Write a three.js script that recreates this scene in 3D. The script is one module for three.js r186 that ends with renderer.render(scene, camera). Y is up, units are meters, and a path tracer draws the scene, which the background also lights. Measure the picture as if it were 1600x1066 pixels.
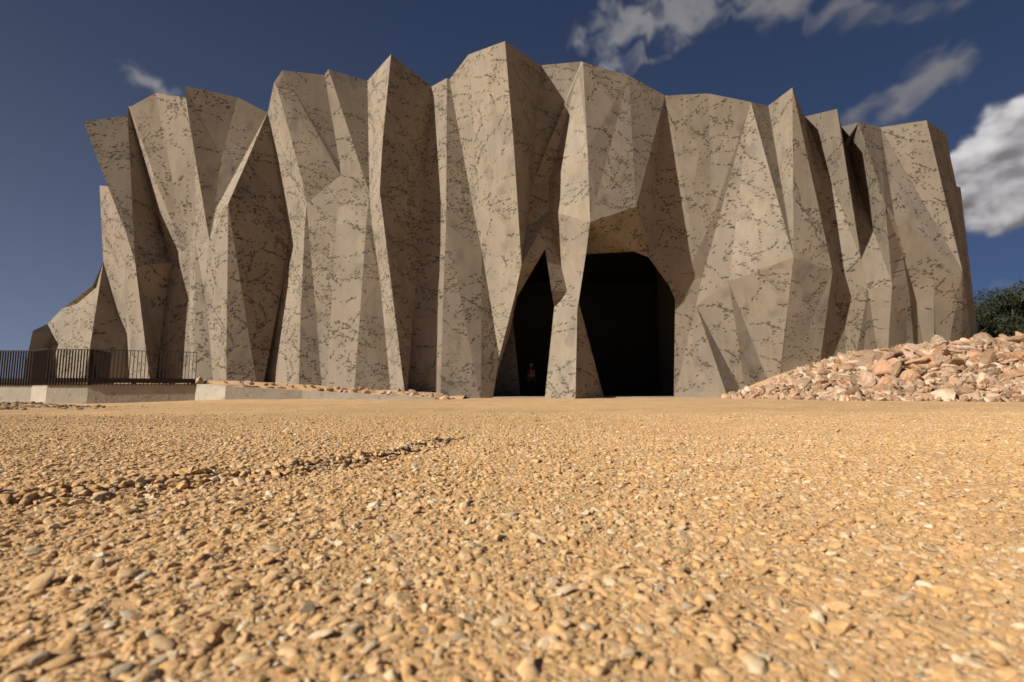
import * as THREE from 'three';
import { mergeGeometries, mergeVertices, toCreasedNormals } from 'three/addons/utils/BufferGeometryUtils.js';
import { MarchingCubes } from 'three/addons/objects/MarchingCubes.js';

// ------------------------------------------------------------------ camera, sky, sun, exposure
const scene = new THREE.Scene();
const camera = new THREE.PerspectiveCamera(70.45, 1600 / 1066, 0.05, 2000);
camera.position.set(0, 0.4, 0);
camera.rotation.x = Math.atan(74 / 755);
camera.focus = 3.4;
camera.userData.fStop = 2.2;

const renderer = new THREE.WebGLRenderer({ antialias: true });
renderer.setSize(1024, 682);
renderer.toneMapping = THREE.LinearToneMapping;
const EXPOSURE = 1.55;
renderer.toneMappingExposure = EXPOSURE;
renderer.shadowMap.enabled = true;

const SUN = new THREE.Vector3(-0.757, 0.576, 0.309).normalize();
const sun = new THREE.DirectionalLight(new THREE.Color().setRGB(1, 0.92, 0.8), 4.6);
sun.position.copy(SUN).multiplyScalar(90);
sun.target.position.set(0, 0, -15);
sun.castShadow = true;
sun.shadow.mapSize.set(4096, 4096);
Object.assign(sun.shadow.camera, { left: -45, right: 45, top: 45, bottom: -45, near: 1, far: 220 });
scene.add(sun, sun.target);

// seeded helpers
function mulberry(a) { return () => { a |= 0; a = a + 0x6D2B79F5 | 0; let t = Math.imul(a ^ a >>> 15, 1 | a); t = t + Math.imul(t ^ t >>> 7, 61 | t) ^ t; return ((t ^ t >>> 14) >>> 0) / 4294967296; }; }
const clamp = (v, a = 0, b = 1) => Math.min(b, Math.max(a, v));
const smooth = (a, b, v) => { const t = clamp((v - a) / (b - a)); return t * t * (3 - 2 * t); };
const mix = (a, b, t) => a + (b - a) * t;
const lin2s = (v) => { v = clamp(v); return v <= 0.0031308 ? v * 12.92 : 1.055 * Math.pow(v, 1 / 2.4) - 0.055; };
// value noise on a lattice that repeats every `per` cells, from a seeded table
const TABLE = (() => { const r = mulberry(77), t = new Float32Array(65536); for (let i = 0; i < 65536; i++) t[i] = r(); return t; })();
const hash2 = (i, j, k) => TABLE[(Math.imul(i, 73856093) ^ Math.imul(j, 19349663) ^ Math.imul(k, 83492791)) & 65535];
function vnoise(x, y, per, seed) {
  const i = Math.floor(x), j = Math.floor(y), fx = x - i, fy = y - j;
  const ux = fx * fx * (3 - 2 * fx), uy = fy * fy * (3 - 2 * fy);
  const a = ((i % per) + per) % per, b = (a + 1) % per, c = ((j % per) + per) % per, d = (c + 1) % per;
  return mix(mix(hash2(a, c, seed), hash2(b, c, seed), ux), mix(hash2(a, d, seed), hash2(b, d, seed), ux), uy);
}
function fbm(x, y, per, seed, oct = 4) { let s = 0, w = 0.5, n = 0; for (let o = 0; o < oct; o++) { s += w * vnoise(x, y, per, seed + o * 7); n += w; x *= 2; y *= 2; per *= 2; w *= 0.5; } return s / n; }
const BIG = 1 << 14;

// the sky: deep blue air and the few clouds of the afternoon
{
  const W = 2048, Hh = 1024, data = new Float32Array(W * Hh * 4);
  const DEG = 180 / Math.PI, sunAz = Math.atan2(SUN.x, -SUN.z) * DEG;
  // [azimuth, elevation, half width, half height, turn, density, light, base shade]
  const CLOUDS = [
    [12.5, 38, 4.2, 3.4, -0.3, 1.0, 0.9, 0.1], [19, 38.2, 6, 2.6, 0.15, 0.95, 0.75, 0.1], [24.5, 39.5, 6.5, 3.4, 0, 0.85, 0.75, 0.1], [32, 36.5, 7, 3.2, -0.35, 0.85, 0.7, 0.1],
    [22, 42, 9, 3.5, 0, 0.8, 0.8, 0.1], [39, 33.5, 5.5, 1.8, -0.3, 0.65, 0.55, 0.1], [38, 38, 8, 2.5, -0.2, 0.6, 0.6, 0.1],
    [43, 26.7, 3.0, 1.6, 0.55, 0.9, 0.62, 0.1], [39.5, 24.8, 4.2, 1.6, 0.15, 0.85, 0.6, 0.1], [36.3, 24.6, 2.2, 1.2, 0, 0.75, 0.55, 0.1],
    [47.5, 18.6, 5.6, 3.0, 0, 1.7, 1.75, 0.75], [52, 19.5, 7, 4.4, 0, 1.7, 1.8, 0.75], [49, 15.6, 6.4, 2.8, 0, 1.7, 1.6, 0.75], [55, 16, 8, 4.5, 0, 1.7, 1.6, 0.75],
    [-38.6, 27.6, 2.7, 0.85, -0.3, 1.05, 0.95, 0], [54, 8.8, 6, 1.1, 0.05, 0.8, 0.7, 0.1], [27, 26, 1.4, 0.6, 0.4, 0.6, 0.5, 0.1],
    [-95, 33, 12, 4, 0.2, 0.8, 0.9, 0.1], [-150, 24, 16, 3.5, 0, 0.9, 0.9, 0.2], [120, 30, 14, 5, 0.1, 0.9, 0.8, 0.2], [165, 44, 12, 5, 0.3, 0.7, 0.8, 0.1], [85, 20, 10, 4, 0, 1.2, 1.2, 0.5],
  ];
  const billow = (x, y) => { let s = 0, w = 0.5; for (let o = 0; o < 6; o++) { s += w * Math.abs(2 * fbm(x, y, BIG, 25 + o * 3, 2) - 1); x = x * 1.9 + 7; y = y * 1.9 + 3; w *= 0.56; } return s; };
  const puff = (a, e) => 0.4 * fbm(a * 0.3 + 200, e * 0.4 + 100, BIG, 5, 3) + 0.14 + 0.75 * billow(a * 0.24 + 330, e * 0.36 + 70);
  const wisp = (a, e) => { const w = fbm(a * 0.5 + 60, e * 0.5 + 60, BIG, 45, 3) * 5; return fbm(a * 0.3 + 200 + w * 0.22, e * 0.62 + 100 + w * 0.3, BIG, 5, 7); };
  for (let j = 0; j < Hh; j++) {
    const el = ((j + 0.5) / Hh - 0.5) * 180, e = Math.max(el, 0);
    for (let i = 0; i < W; i++) {
      const phi = ((i + 0.5) / W - 0.5) * 2 * Math.PI;             // atan2(z, x)
      const az = Math.atan2(Math.cos(phi), -Math.sin(phi)) * DEG;  // 0 = ahead (-z), right positive
      let dA = Math.abs(az - sunAz); if (dA > 180) dA = 360 - dA;
      const k = Math.exp(-e / 17), near = clamp(1 - dA / 150);
      const g = Math.exp(-e / 60);
      let r = mix(0.009, mix(0.085, 0.255, near), k) + 0.012 * g, gg = mix(0.018, mix(0.14, 0.28, near), k) + 0.02 * g, b = mix(0.048, mix(0.29, 0.33, near), k) + 0.042 * g;
      // clouds
      let dens = 0, lum = 0, wsum = 0, low = 0;
      for (const [ca, ce, rw, rh, turn, d, l, sh] of CLOUDS) {
        let x = az - ca; if (x > 180) x -= 360; if (x < -180) x += 360;
        let y = el - ce; if (Math.abs(x) > rw * 2.2 + rh || Math.abs(y) > rh * 2.2 + rw) continue;
        const ct = Math.cos(turn), st = Math.sin(turn), u = (x * ct + y * st) / rw, v = (-x * st + y * ct) / rh;
        const q = Math.sqrt(u * u + v * v);
        if (q > 1.5) continue;
        const heap = d > 1.1, n = heap ? puff(az, el) : wisp(az, el);
        const a = heap ? smooth(0, 0.7, (1.08 - q) * 2.3 + (n - 0.5) * 1.9) : clamp((1.2 - q) * 0.75 + (n - 0.52) * 2.0) * Math.min(d, 1);
        // the side turned to the sun is bright, the far side and the base grey
        const lit = heap ? clamp(0.62 + (n - puff(az - 0.8, el + 0.8)) * 1.9 + v * 0.3, 0.3, 1.1) : mix(0.8, 1.15, n);
        dens = 1 - (1 - dens) * (1 - a); lum += a * l * lit; wsum += a; low += a * sh;
      }
      if (wsum > 0) {
        const l = lum / wsum, a = smooth(0, 1, dens) * (low / wsum > 0.4 ? 0.97 : 0.72);
        r = mix(r, 0.365 * l, a); gg = mix(gg, 0.352 * l, a); b = mix(b, 0.36 * l, a);
      }
      const o = (j * W + i) * 4;
      data[o] = r / EXPOSURE; data[o + 1] = gg / EXPOSURE; data[o + 2] = b / EXPOSURE; data[o + 3] = 1;
    }
  }
  const t = new THREE.DataTexture(data, W, Hh, THREE.RGBAFormat, THREE.FloatType);
  t.mapping = THREE.EquirectangularReflectionMapping; t.magFilter = t.minFilter = THREE.LinearFilter; t.wrapS = THREE.RepeatWrapping; t.needsUpdate = true;
  scene.background = t; scene.environment = t;
}

// ------------------------------------------------------------------ naming helpers
const used = new Map();
function numbered(name) { const n = used.get(name) ?? 0; used.set(name, n + 1); return n ? name + '_' + String(n).padStart(3, '0') : name; }
function tag(o, label, category, group) { o.userData.label = label; o.userData.category = category; if (group) o.userData.group = group; return o; }
function thing(name, label, category, group) { const o = new THREE.Group(); o.name = numbered(name); scene.add(o); return tag(o, label, category, group); }
function part(name, geo, mat, parent) { const m = new THREE.Mesh(geo, mat); m.name = name; m.castShadow = m.receiveShadow = true; parent.add(m); return m; }
function solo(name, geo, mat) { const m = part(numbered(name), geo, mat, scene); return m; }
function dataTex(w, h, fn, srgb) {
  const d = new Uint8Array(w * h * 4);
  for (let j = 0; j < h; j++) for (let i = 0; i < w; i++) { const c = fn(i, j), o = (j * w + i) * 4; d[o] = c[0] * 255; d[o + 1] = c[1] * 255; d[o + 2] = c[2] * 255; d[o + 3] = 255; }
  const t = new THREE.DataTexture(d, w, h); t.wrapS = t.wrapT = THREE.RepeatWrapping; t.magFilter = THREE.LinearFilter; t.minFilter = THREE.LinearMipmapLinearFilter; t.generateMipmaps = true;
  if (srgb) t.colorSpace = THREE.SRGBColorSpace; t.needsUpdate = true; return t;
}
const lin = (r, g, b) => new THREE.Color().setRGB(r, g, b);
// stamps soft turned ellipses into a wrapping square field
function stamp(field, N, x, y, hl, hw, ang, amt, wob, op) {
  const c = Math.cos(ang), s = Math.sin(ang), R = Math.ceil(Math.max(hl, hw) * 1.3) + 1;
  const xi = Math.round(x), yi = Math.round(y);
  for (let dy = -R; dy <= R; dy++) for (let dx = -R; dx <= R; dx++) {
    const u = (dx * c + dy * s) / hl, v = (-dx * s + dy * c) / hw;
    let q = u * u + v * v; if (q > 1.6) continue;
    const px = ((xi + dx) % N + N) % N, py = ((yi + dy) % N + N) % N;
    if (wob) q += (hash2(px >> 2, py >> 2, 3) - 0.5) * wob;
    const a = clamp((1.05 - q) * 1.8) * amt, k = py * N + px;
    if (a > 0) op(k, a, u, v);
  }
}

// ------------------------------------------------------------------ materials
// cast concrete: beige grey skin, with chains and patches of short dark gouges pressed into it
const CONCRETE_TILE = 9;
function concreteSkin(seed, chains, patches) {
  const N = 2048, ppm = N / CONCRETE_TILE, rnd = mulberry(seed), mark = new Float32Array(N * N);
  const g = () => (rnd() + rnd() + rnd() - 1.5) * 1.15;
  const dash = (x, y, dir, k = 1) => {
    const hl = ppm * mix(0.038, 0.105, rnd() * rnd()) * k, hw = ppm * mix(0.017, 0.036, rnd()) * k;
    stamp(mark, N, x, y, hl, hw, dir, mix(0.45, 1.15, rnd()), 0.8, (i, a) => { mark[i] = Math.max(mark[i], a); });
  };
  for (let c = 0; c < chains; c++) {
    let x = rnd() * N, y = rnd() * N, dir = g() * 0.55, bend = g() * 0.05; const len = mix(6, 44, rnd() * rnd() + 0.1), steep = rnd() < 0.25; if (steep) dir += (rnd() < 0.5 ? 1 : -1) * 0.8;
    const spread = ppm * mix(0.02, 0.1, rnd()), tight = rnd() < 0.38;
    for (let i = 0; i < len; i++) {
      dir += g() * 0.3 + bend; const step = ppm * (tight ? mix(0.04, 0.11, rnd()) : mix(0.05, 0.17, rnd())); x += Math.cos(dir) * step; y += Math.sin(dir) * step;
      if (rnd() < 0.28) continue;
      const n = rnd() < 0.45 ? 2 : 1;
      for (let q = 0; q < n; q++) dash(x + g() * spread, y + g() * spread, (tight ? dir : dir * 0.4 + 0.35) + g() * (tight ? 0.25 : 0.6), tight ? 1.1 : 1);
    }
  }
  for (let c = 0; c < patches; c++) {
    const x = rnd() * N, y = rnd() * N, w = ppm * mix(0.3, 0.9, rnd()), h = ppm * mix(0.15, 0.5, rnd()), dir = 0.25 + g() * 0.4;
    for (let i = 0, n = mix(8, 26, rnd()); i < n; i++) dash(x + g() * w, y + g() * h, dir + g() * 0.5, 0.95);
  }
  for (let i = 0; i < 160; i++) dash(rnd() * N, rnd() * N, g() * 1.2, 0.7);
  const s = 1 / N;
  const map = dataTex(N, N, (i, j) => {
    const k = j * N + i, u = i * s, v = j * s;
    const big = fbm(u * 5, v * 5, 5, seed + 1, 4), mid = fbm(u * 34, v * 22, 34, seed + 2, 3), fine = vnoise(u * 600, v * 600, 600, seed + 3), blot = fbm(u * 13, v * 9, 13, seed + 9, 4);
    const streak = fbm(u * 90, v * 5, 90, seed + 12, 3);
    let t = 1 + (big - 0.5) * 0.34 + (mid - 0.5) * 0.22 + (fine - 0.5) * 0.1 + (streak - 0.5) * 0.13;
    t *= 1 - 0.2 * smooth(0.6, 0.78, blot);
    const warm = (fbm(u * 7 + 3, v * 7, 7, seed + 15, 3) - 0.5) * 0.12, m = Math.min(1, mark[k]) * 0.85;
    return [lin2s(mix(0.243 * t * (1 + warm * 0.5), 0.045, m)), lin2s(mix(0.205 * t, 0.036, m)), lin2s(mix(0.161 * t * (1 - warm), 0.027, m))];
  }, true);
  const bump = dataTex(N, N, (i, j) => {
    const k = j * N + i, u = i * s, v = j * s;
    const h = 0.55 + (fbm(u * 6, v * 6, 6, seed + 30, 2) - 0.5) * 0.6 + (fbm(u * 48, v * 48, 48, seed + 31, 2) - 0.5) * 0.07 + (vnoise(u * 400, v * 400, 400, seed + 32) - 0.5) * 0.012 - mark[k] * 0.25;
    return [clamp(h), clamp(h), clamp(h)];
  });
  return new THREE.MeshPhysicalMaterial({ map, bumpMap: bump, bumpScale: 0.03, roughness: 1, metalness: 0, specularIntensity: 0.2 });
}
const SKINS = [concreteSkin(11, 135, 40), concreteSkin(52, 85, 14), concreteSkin(83, 95, 20)];
const plainConcrete = (() => {
  const N = 512;
  const map = dataTex(N, N, (i, j) => { const u = i / N, v = j / N, t = 1 + (fbm(u * 6, v * 6, 6, 301, 4) - 0.5) * 0.3 + (vnoise(u * 200, v * 200, 200, 302) - 0.5) * 0.12 - 0.22 * smooth(0.62, 0.75, fbm(u * 9, v * 14, 9, 305, 3)); return [lin2s(0.34 * t), lin2s(0.3 * t), lin2s(0.24 * t)]; }, true);
  const bump = dataTex(N, N, (i, j) => { const v = fbm(i / N * 30, j / N * 30, 30, 310, 3); return [v, v, v]; });
  return new THREE.MeshStandardMaterial({ map, bumpMap: bump, bumpScale: 0.006, roughness: 0.85 });
})();
const rawConcrete = new THREE.MeshStandardMaterial({ color: lin(0.2, 0.18, 0.15), roughness: 0.95 });
const fenceMetal = new THREE.MeshStandardMaterial({ color: lin(0.028, 0.017, 0.012), roughness: 0.55, metalness: 0.3 });

// limestone gravel in ochre sand
const SAND_TILE = 3;
const sand = (() => {
  const N = 2048, ppm = N / SAND_TILE, rnd = mulberry(404), hgt = new Float32Array(N * N), tone = new Float32Array(N * N), pale = new Float32Array(N * N);
  for (let i = 0; i < 26000; i++) {
    const r = ppm * mix(0.0028, 0.0105, Math.pow(rnd(), 2.2)), asp = mix(0.55, 1, rnd()), tn = rnd(), pl = rnd() * rnd();
    stamp(hgt, N, rnd() * N, rnd() * N, r, r * asp, rnd() * 3.2, 1, 0.5, (k, a, u, v) => {
      const h = Math.sqrt(Math.max(0, 1.05 - u * u - v * v)) * r / (ppm * 0.0105);
      if (h > hgt[k]) { hgt[k] = h; tone[k] = tn; pale[k] = pl; }
    });
  }
  const s = 1 / N;
  const map = dataTex(N, N, (i, j) => {
    const k = j * N + i, u = i * s, v = j * s, has = hgt[k] > 0.02 ? 1 : 0;
    const n = fbm(u * 7, v * 7, 7, 411, 5), f = vnoise(u * 900, v * 900, 900, 412), m = fbm(u * 70, v * 70, 70, 413, 3);
    const t = (1 + (n - 0.5) * 0.35 + (f - 0.5) * 0.28 + (m - 0.5) * 0.3) * (has ? mix(0.86, 1.16, tone[k]) : 0.94), p = has ? pale[k] * 0.85 : 0;
    return [lin2s(mix(0.56, 0.62, p) * t), lin2s(mix(0.352, 0.475, p) * t), lin2s(mix(0.17, 0.335, p) * t)];
  }, true);
  const bump = dataTex(N, N, (i, j) => {
    const k = j * N + i, u = i * s, v = j * s, h = hgt[k] * 0.72 + fbm(u * 60, v * 60, 60, 421, 3) * 0.2 + vnoise(u * 800, v * 800, 800, 422) * 0.06;
    return [clamp(h), clamp(h), clamp(h)];
  });
  return new THREE.MeshStandardMaterial({ map, bumpMap: bump, bumpScale: 0.011, roughness: 0.95, vertexColors: true });
})();
const stoneSkin = (() => {
  const N = 512;
  const map = dataTex(N, N, (i, j) => {
    const u = i / N, v = j / N, n = fbm(u * 5, v * 5, 5, 501, 5), rust = smooth(0.55, 0.72, fbm(u * 4 + 2, v * 4, 4, 507, 4)), f = vnoise(u * 170, v * 170, 170, 503), white = smooth(0.58, 0.7, fbm(u * 6, v * 6, 6, 513, 4));
    const t = 1 + (n - 0.5) * 0.5 + (f - 0.5) * 0.22;
    let r = 0.86 * t, g = 0.83 * t, b = 0.78 * t;
    r = mix(r, 0.78 * t, rust); g = mix(g, 0.66 * t, rust); b = mix(b, 0.5 * t, rust);
    r = mix(r, 0.98, white * 0.5); g = mix(g, 0.97, white * 0.5); b = mix(b, 0.95, white * 0.5);
    return [lin2s(r), lin2s(g), lin2s(b)];
  }, true);
  const bump = dataTex(N, N, (i, j) => { const v = fbm(i / N * 12, j / N * 12, 12, 520, 5); return [v, v, v]; });
  return { map, bump };
})();
const rockMats = [[0.47, 0.34, 0.25], [0.50, 0.365, 0.285], [0.39, 0.275, 0.195], [0.56, 0.455, 0.365], [0.31, 0.22, 0.155], [0.46, 0.29, 0.19]].map(([r, g, b]) => new THREE.MeshStandardMaterial({ color: lin(r, g, b), map: stoneSkin.map, bumpMap: stoneSkin.bump, bumpScale: 0.03, roughness: 0.92 }));

// a broken stone: a ball cut by random planes, then roughened
function stoneGeometry(seed, detail, cuts, flat = 0.7, rough = 0.05, uvScale = 1, crease = 0.5) {
  const rnd = mulberry(seed), planes = [];
  for (let k = 0; k < cuts; k++) { const z = rnd() * 2 - 1, a = rnd() * 6.283, q = Math.sqrt(1 - z * z); planes.push([q * Math.cos(a), z, q * Math.sin(a), mix(0.5, 0.86, rnd())]); }
  let geo = new THREE.IcosahedronGeometry(1, detail); geo.deleteAttribute('uv'); geo.deleteAttribute('normal'); geo = mergeVertices(geo, 1e-4);
  const p = geo.attributes.position, ax = mix(0.85, 1.3, rnd()), az = mix(0.7, 1, rnd()), ay = flat * mix(0.8, 1.15, rnd());
  for (let i = 0; i < p.count; i++) {
    const x = p.getX(i), y = p.getY(i), z = p.getZ(i); let r = 1;
    for (const [a, b, c, h] of planes) { const d = x * a + y * b + z * c; if (d > 0.05) r = Math.min(r, h / d); }
    r *= 1 + (rnd() - 0.5) * rough * 2;
    p.setXYZ(i, x * r * ax, y * r * ay, z * r * az);
  }
  geo = toCreasedNormals(geo, crease);
  const q = geo.attributes.position, n = geo.attributes.normal, uv = new Float32Array(q.count * 2);
  for (let i = 0; i < q.count; i++) { const up = Math.abs(n.getY(i)) > 0.6; uv[2 * i] = (up ? q.getX(i) : q.getX(i) + q.getZ(i)) * uvScale; uv[2 * i + 1] = (up ? q.getZ(i) : q.getY(i)) * uvScale; }
  geo.setAttribute('uv', new THREE.BufferAttribute(uv, 2));
  return geo;
}

// ------------------------------------------------------------------ the ground
// a small bank of pushed-up stones left by a wheel, running from the left edge towards the middle
const BANK = [[-3.4, -0.55], [-1.78, -1.62], [-1.32, -2.1], [-1.02, -2.38], [-0.78, -2.75], [-0.5, -3.6]];
function bankDistance(x, z) {
  let best = 9, side = 1;
  for (let i = 0; i + 1 < BANK.length; i++) {
    const [ax, az] = BANK[i], [bx, bz] = BANK[i + 1], dx = bx - ax, dz = bz - az, t = clamp(((x - ax) * dx + (z - az) * dz) / (dx * dx + dz * dz));
    const ex = x - ax - dx * t, ez = z - az - dz * t, d = Math.hypot(ex, ez);
    if (d < best) { best = d; side = dx * ez - dz * ex < 0 ? 1 : -1; }
  }
  return best * side;   // positive on the far (left) side
}
const noise = (x, z, f, s, o = 3) => fbm(x * f + 500, z * f + 500, BIG, s, o) - 0.5;
function groundHeight(x, z) {
  const d = Math.hypot(x, z);
  let y = noise(x, z, 0.12, 61) * 0.1 * smooth(2, 12, d) * (1 - smooth(14, 24, -z)) + noise(x, z, 0.9, 63) * 0.028 + noise(x, z, 5.5, 65) * 0.02 * (1 - smooth(6, 14, d));
  if (d < 7) y += noise(x, z, 22, 67, 3) * 0.013 * (1 - smooth(4, 7, d));
  y -= 0.11 * smooth(-9, -14, x) * smooth(-6, -13, z) * (1 - smooth(-19, -22, z));
  if (d < 6) {
    const b = bankDistance(x, z), w = 1 - smooth(3, 5.2, d);
    y += w * (0.034 * Math.exp(-Math.pow((b - 0.05) / 0.075, 2)) * (0.65 + noise(x, z, 6, 70) * 1.6) + 0.012 * smooth(-0.02, 0.1, b) - 0.012 * Math.exp(-Math.pow((b + 0.1) / 0.1, 2)));
  }
  // a low spill of earth at the left
  y += 0.09 * Math.exp(-Math.pow((x + 10.2) / 1.5, 2) - Math.pow((z + 9.6) / 0.55, 2)) * (1 + noise(x, z, 3, 72) * 1.6);
  return y;
}
{
  const NX = 620, NZ = 520, pos = new Float32Array((NX + 1) * (NZ + 1) * 3), uv = new Float32Array((NX + 1) * (NZ + 1) * 2), col = new Float32Array((NX + 1) * (NZ + 1) * 3), idx = [];
  const sx = (t) => 0.9 * Math.sinh(7.0 * t), sz = (t) => t < 0.12 ? mix(400, 1.5, Math.pow(t / 0.12, 0.25)) : 1.5 - 0.55 * Math.sinh(7.9 * (t - 0.12) / 0.88) - 1.0 * (t - 0.12) / 0.88;
  for (let j = 0; j <= NZ; j++) for (let i = 0; i <= NX; i++) {
    const k = j * (NX + 1) + i, x = sx(i / NX * 2 - 1), z = sz(j / NZ);
    pos.set([x, groundHeight(x, z), z], k * 3); uv.set([x / SAND_TILE + noise(x, z, 0.3, 90) * 0.5, z / SAND_TILE + noise(x, z, 0.3, 94) * 0.5], k * 2);
    // large patches of paler dust and damper sand
    const a = 1 + noise(x, z, 0.35, 80, 4) * 0.42 + noise(x * 0.3, z, 1.3, 83) * 0.22, w = noise(x, z, 0.55, 86, 4) * 0.25;
    col.set([clamp(0.95 * a, 0, 1), clamp(0.95 * a * (1 + w * 0.2)), clamp(0.95 * a * (1 + w * 0.9))], k * 3);
    if (i < NX && j < NZ) idx.push(k, k + NX + 1, k + 1, k + 1, k + NX + 1, k + NX + 2);
  }
  const g = new THREE.BufferGeometry(); g.setAttribute('position', new THREE.BufferAttribute(pos, 3)); g.setAttribute('uv', new THREE.BufferAttribute(uv, 2)); g.setAttribute('color', new THREE.BufferAttribute(col, 3)); g.setIndex(idx); g.computeVertexNormals();
  const m = solo('ground', g, sand); m.userData.kind = 'structure'; m.userData.label = 'ochre sand and crushed limestone forecourt';
}
// loose gravel on it
{
  const root = new THREE.Group(); root.name = 'gravel'; root.userData = { kind: 'stuff', label: 'loose crushed limestone gravel spread over the ochre forecourt', category: 'gravel' }; scene.add(root);
  const rnd = mulberry(808), M = new THREE.Matrix4(), Q = new THREE.Quaternion(), P = new THREE.Vector3(), S = new THREE.Vector3(), E = new THREE.Euler(), C = new THREE.Color();
  const dust = dataTex(256, 256, (i, j) => { const u = i / 256, v = j / 256, t = 0.86 + (fbm(u * 6, v * 6, 6, 551, 4) - 0.5) * 0.42 + (vnoise(u * 90, v * 90, 90, 553) - 0.5) * 0.2, w = smooth(0.45, 0.7, fbm(u * 4, v * 4, 4, 557, 3)) * 0.1; return [lin2s(t), lin2s(t * (0.985 - w * 0.4)), lin2s(t * (0.96 - w * 1.6))]; }, true);
  const mat = new THREE.MeshStandardMaterial({ color: 0xffffff, map: dust, bumpMap: stoneSkin.bump, bumpScale: 0.0012, roughness: 0.95 });
  const KIN = [];
  for (let v = 0; v < 7; v++) KIN.push({ near: stoneGeometry(900 + v, 4, 6 + (v % 4) * 2, 0.6, 0.02, 0.5, 0.33), far: stoneGeometry(940 + v, 2, 7, 0.6, 0.04, 0.5, 0.33), grain: stoneGeometry(970 + v, 0, 5, 0.75, 0.12, 0.5) });
  const lists = KIN.map(() => ({ near: [], far: [], grain: [] }));
  // [nearest, farthest, stones per square metre, smallest and largest half size, power towards small]
  const zones = [
    [0.3, 2.2, 17000, 0.0018, 0.0045, 1.2], [0.3, 2.2, 6500, 0.0035, 0.009, 1.2], [0.3, 2.2, 3200, 0.008, 0.02, 2.0], [0.3, 2.2, 75, 0.016, 0.033, 2.2],
    [2.2, 4.2, 6500, 0.0025, 0.0055, 1.0], [2.2, 4.2, 4500, 0.004, 0.010, 1.2], [2.2, 4.2, 2200, 0.008, 0.021, 2.1], [2.2, 4.2, 40, 0.016, 0.032, 2.2],
    [4.2, 8, 2600, 0.005, 0.011, 1.2], [4.2, 8, 800, 0.008, 0.02, 2.6], [4.2, 8, 12, 0.018, 0.034, 2.2],
    [8, 16, 1000, 0.005, 0.012, 1.6], [8, 15, 5, 0.012, 0.035, 2.2], [15, 20, 16, 0.008, 0.02, 1.5],
  ];
  const put = (x, z, r, lift = 0, near = false, earth = false) => {
    const v = Math.floor(rnd() * KIN.length), y = groundHeight(x, z);
    E.set((rnd() - 0.5) * 0.9, rnd() * 6.283, (rnd() - 0.5) * 0.9); Q.setFromEuler(E); P.set(x, y + r * mix(-0.42, 0.16, rnd()) + lift, z); const e = mix(0.85, 1.3, rnd()); S.set(r * e, r * mix(0.75, 1.1, rnd()), r / Math.sqrt(e));
    M.compose(P, Q, S);
    const t = mix(0.8, 1.1, rnd()), k = rnd(), patch = clamp(0.5 + noise(x, z, 0.8, 99) * 2.2);
    // ochre-coated, cream, grey and white limestone
    if (earth) C.setRGB(0.26 * t, 0.175 * t, 0.095 * t); else if (k < mix(0.66, 0.42, patch) || r < 0.0055) C.setRGB(0.57 * t, 0.36 * t, 0.174 * t); else if (k < 0.86) C.setRGB(0.59 * t, 0.408 * t, 0.232 * t); else if (k < 0.965) C.setRGB(0.62 * t, 0.485 * t, 0.335 * t); else if (k < 0.985) C.setRGB(0.66, 0.565, 0.43); else C.setRGB(0.42 * t, 0.35 * t, 0.26 * t);
    lists[v][near ? 'near' : r < 0.0055 ? 'grain' : 'far'].push(M.toArray(), [C.r, C.g, C.b]);
  };
  for (const [z0, z1, dens, a, b, pw] of zones) {
    const halfAt = (z) => 1.2 * z + (b < 0.006 ? 0.7 : 1.9), area = (z1 - z0) * (halfAt(z0) + halfAt(z1)), n = Math.round(area * dens);
    for (let i = 0; i < n; i++) {
      const z = z0 + (z1 - z0) * rnd(), hw = halfAt(z1), x = (rnd() * 2 - 1) * hw; if (Math.abs(x) > halfAt(z)) continue;
      const clump = noise(x, z, 2.2, 120) + noise(x, z, 0.5, 124); if (rnd() < -clump * 1.3) continue;
      if (z > 4.2 && rnd() > mix(1, 0.4, smooth(4.2, 9, z)) * (1 - 0.93 * smooth(8, 15, z)) * clamp(0.85 + noise(x * 0.35, z, 0.9, 128) * 2.4 * smooth(4, 8, z), 0.08, 1)) continue;
      put(x, -z, mix(a, b, Math.pow(rnd(), pw)), 0, z < 2.2 && b > 0.012);
    }
  }
  // the wheel bank is richer in stones
  for (let i = 0; i < 2600; i++) {
    const s = rnd() * (BANK.length - 1), k = Math.floor(s), f = s - k, o = (rnd() + rnd() - 1) * 0.16 + 0.03, [ax, az] = BANK[k], [bx, bz] = BANK[k + 1], L = Math.hypot(bx - ax, bz - az);
    put(mix(ax, bx, f) + (bz - az) / L * o, mix(az, bz, f) - (bx - ax) / L * o, mix(0.006, 0.03, Math.pow(rnd(), 2.1)), 0.003, true);
  }
  for (let i = 0; i < 900; i++) put(-10.2 + (rnd() + rnd() - 1) * 2.2, -9.6 + (rnd() + rnd() - 1) * 0.8, mix(0.015, 0.07, Math.pow(rnd(), 2)), 0, false, true);
  KIN.forEach((kin, v) => { for (const w of ['near', 'far', 'grain']) {
    const l = lists[v][w], n = l.length / 2; if (!n) continue;
    const im = new THREE.InstancedMesh(kin[w], mat, n); im.name = 'gravel_stones'; im.castShadow = im.receiveShadow = true;
    for (let i = 0; i < n; i++) { im.instanceMatrix.array.set(l[2 * i], i * 16); im.setColorAt(i, C.setRGB(...l[2 * i + 1])); }
    im.userData.kind = 'stuff'; root.add(im);
  } });
}

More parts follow.
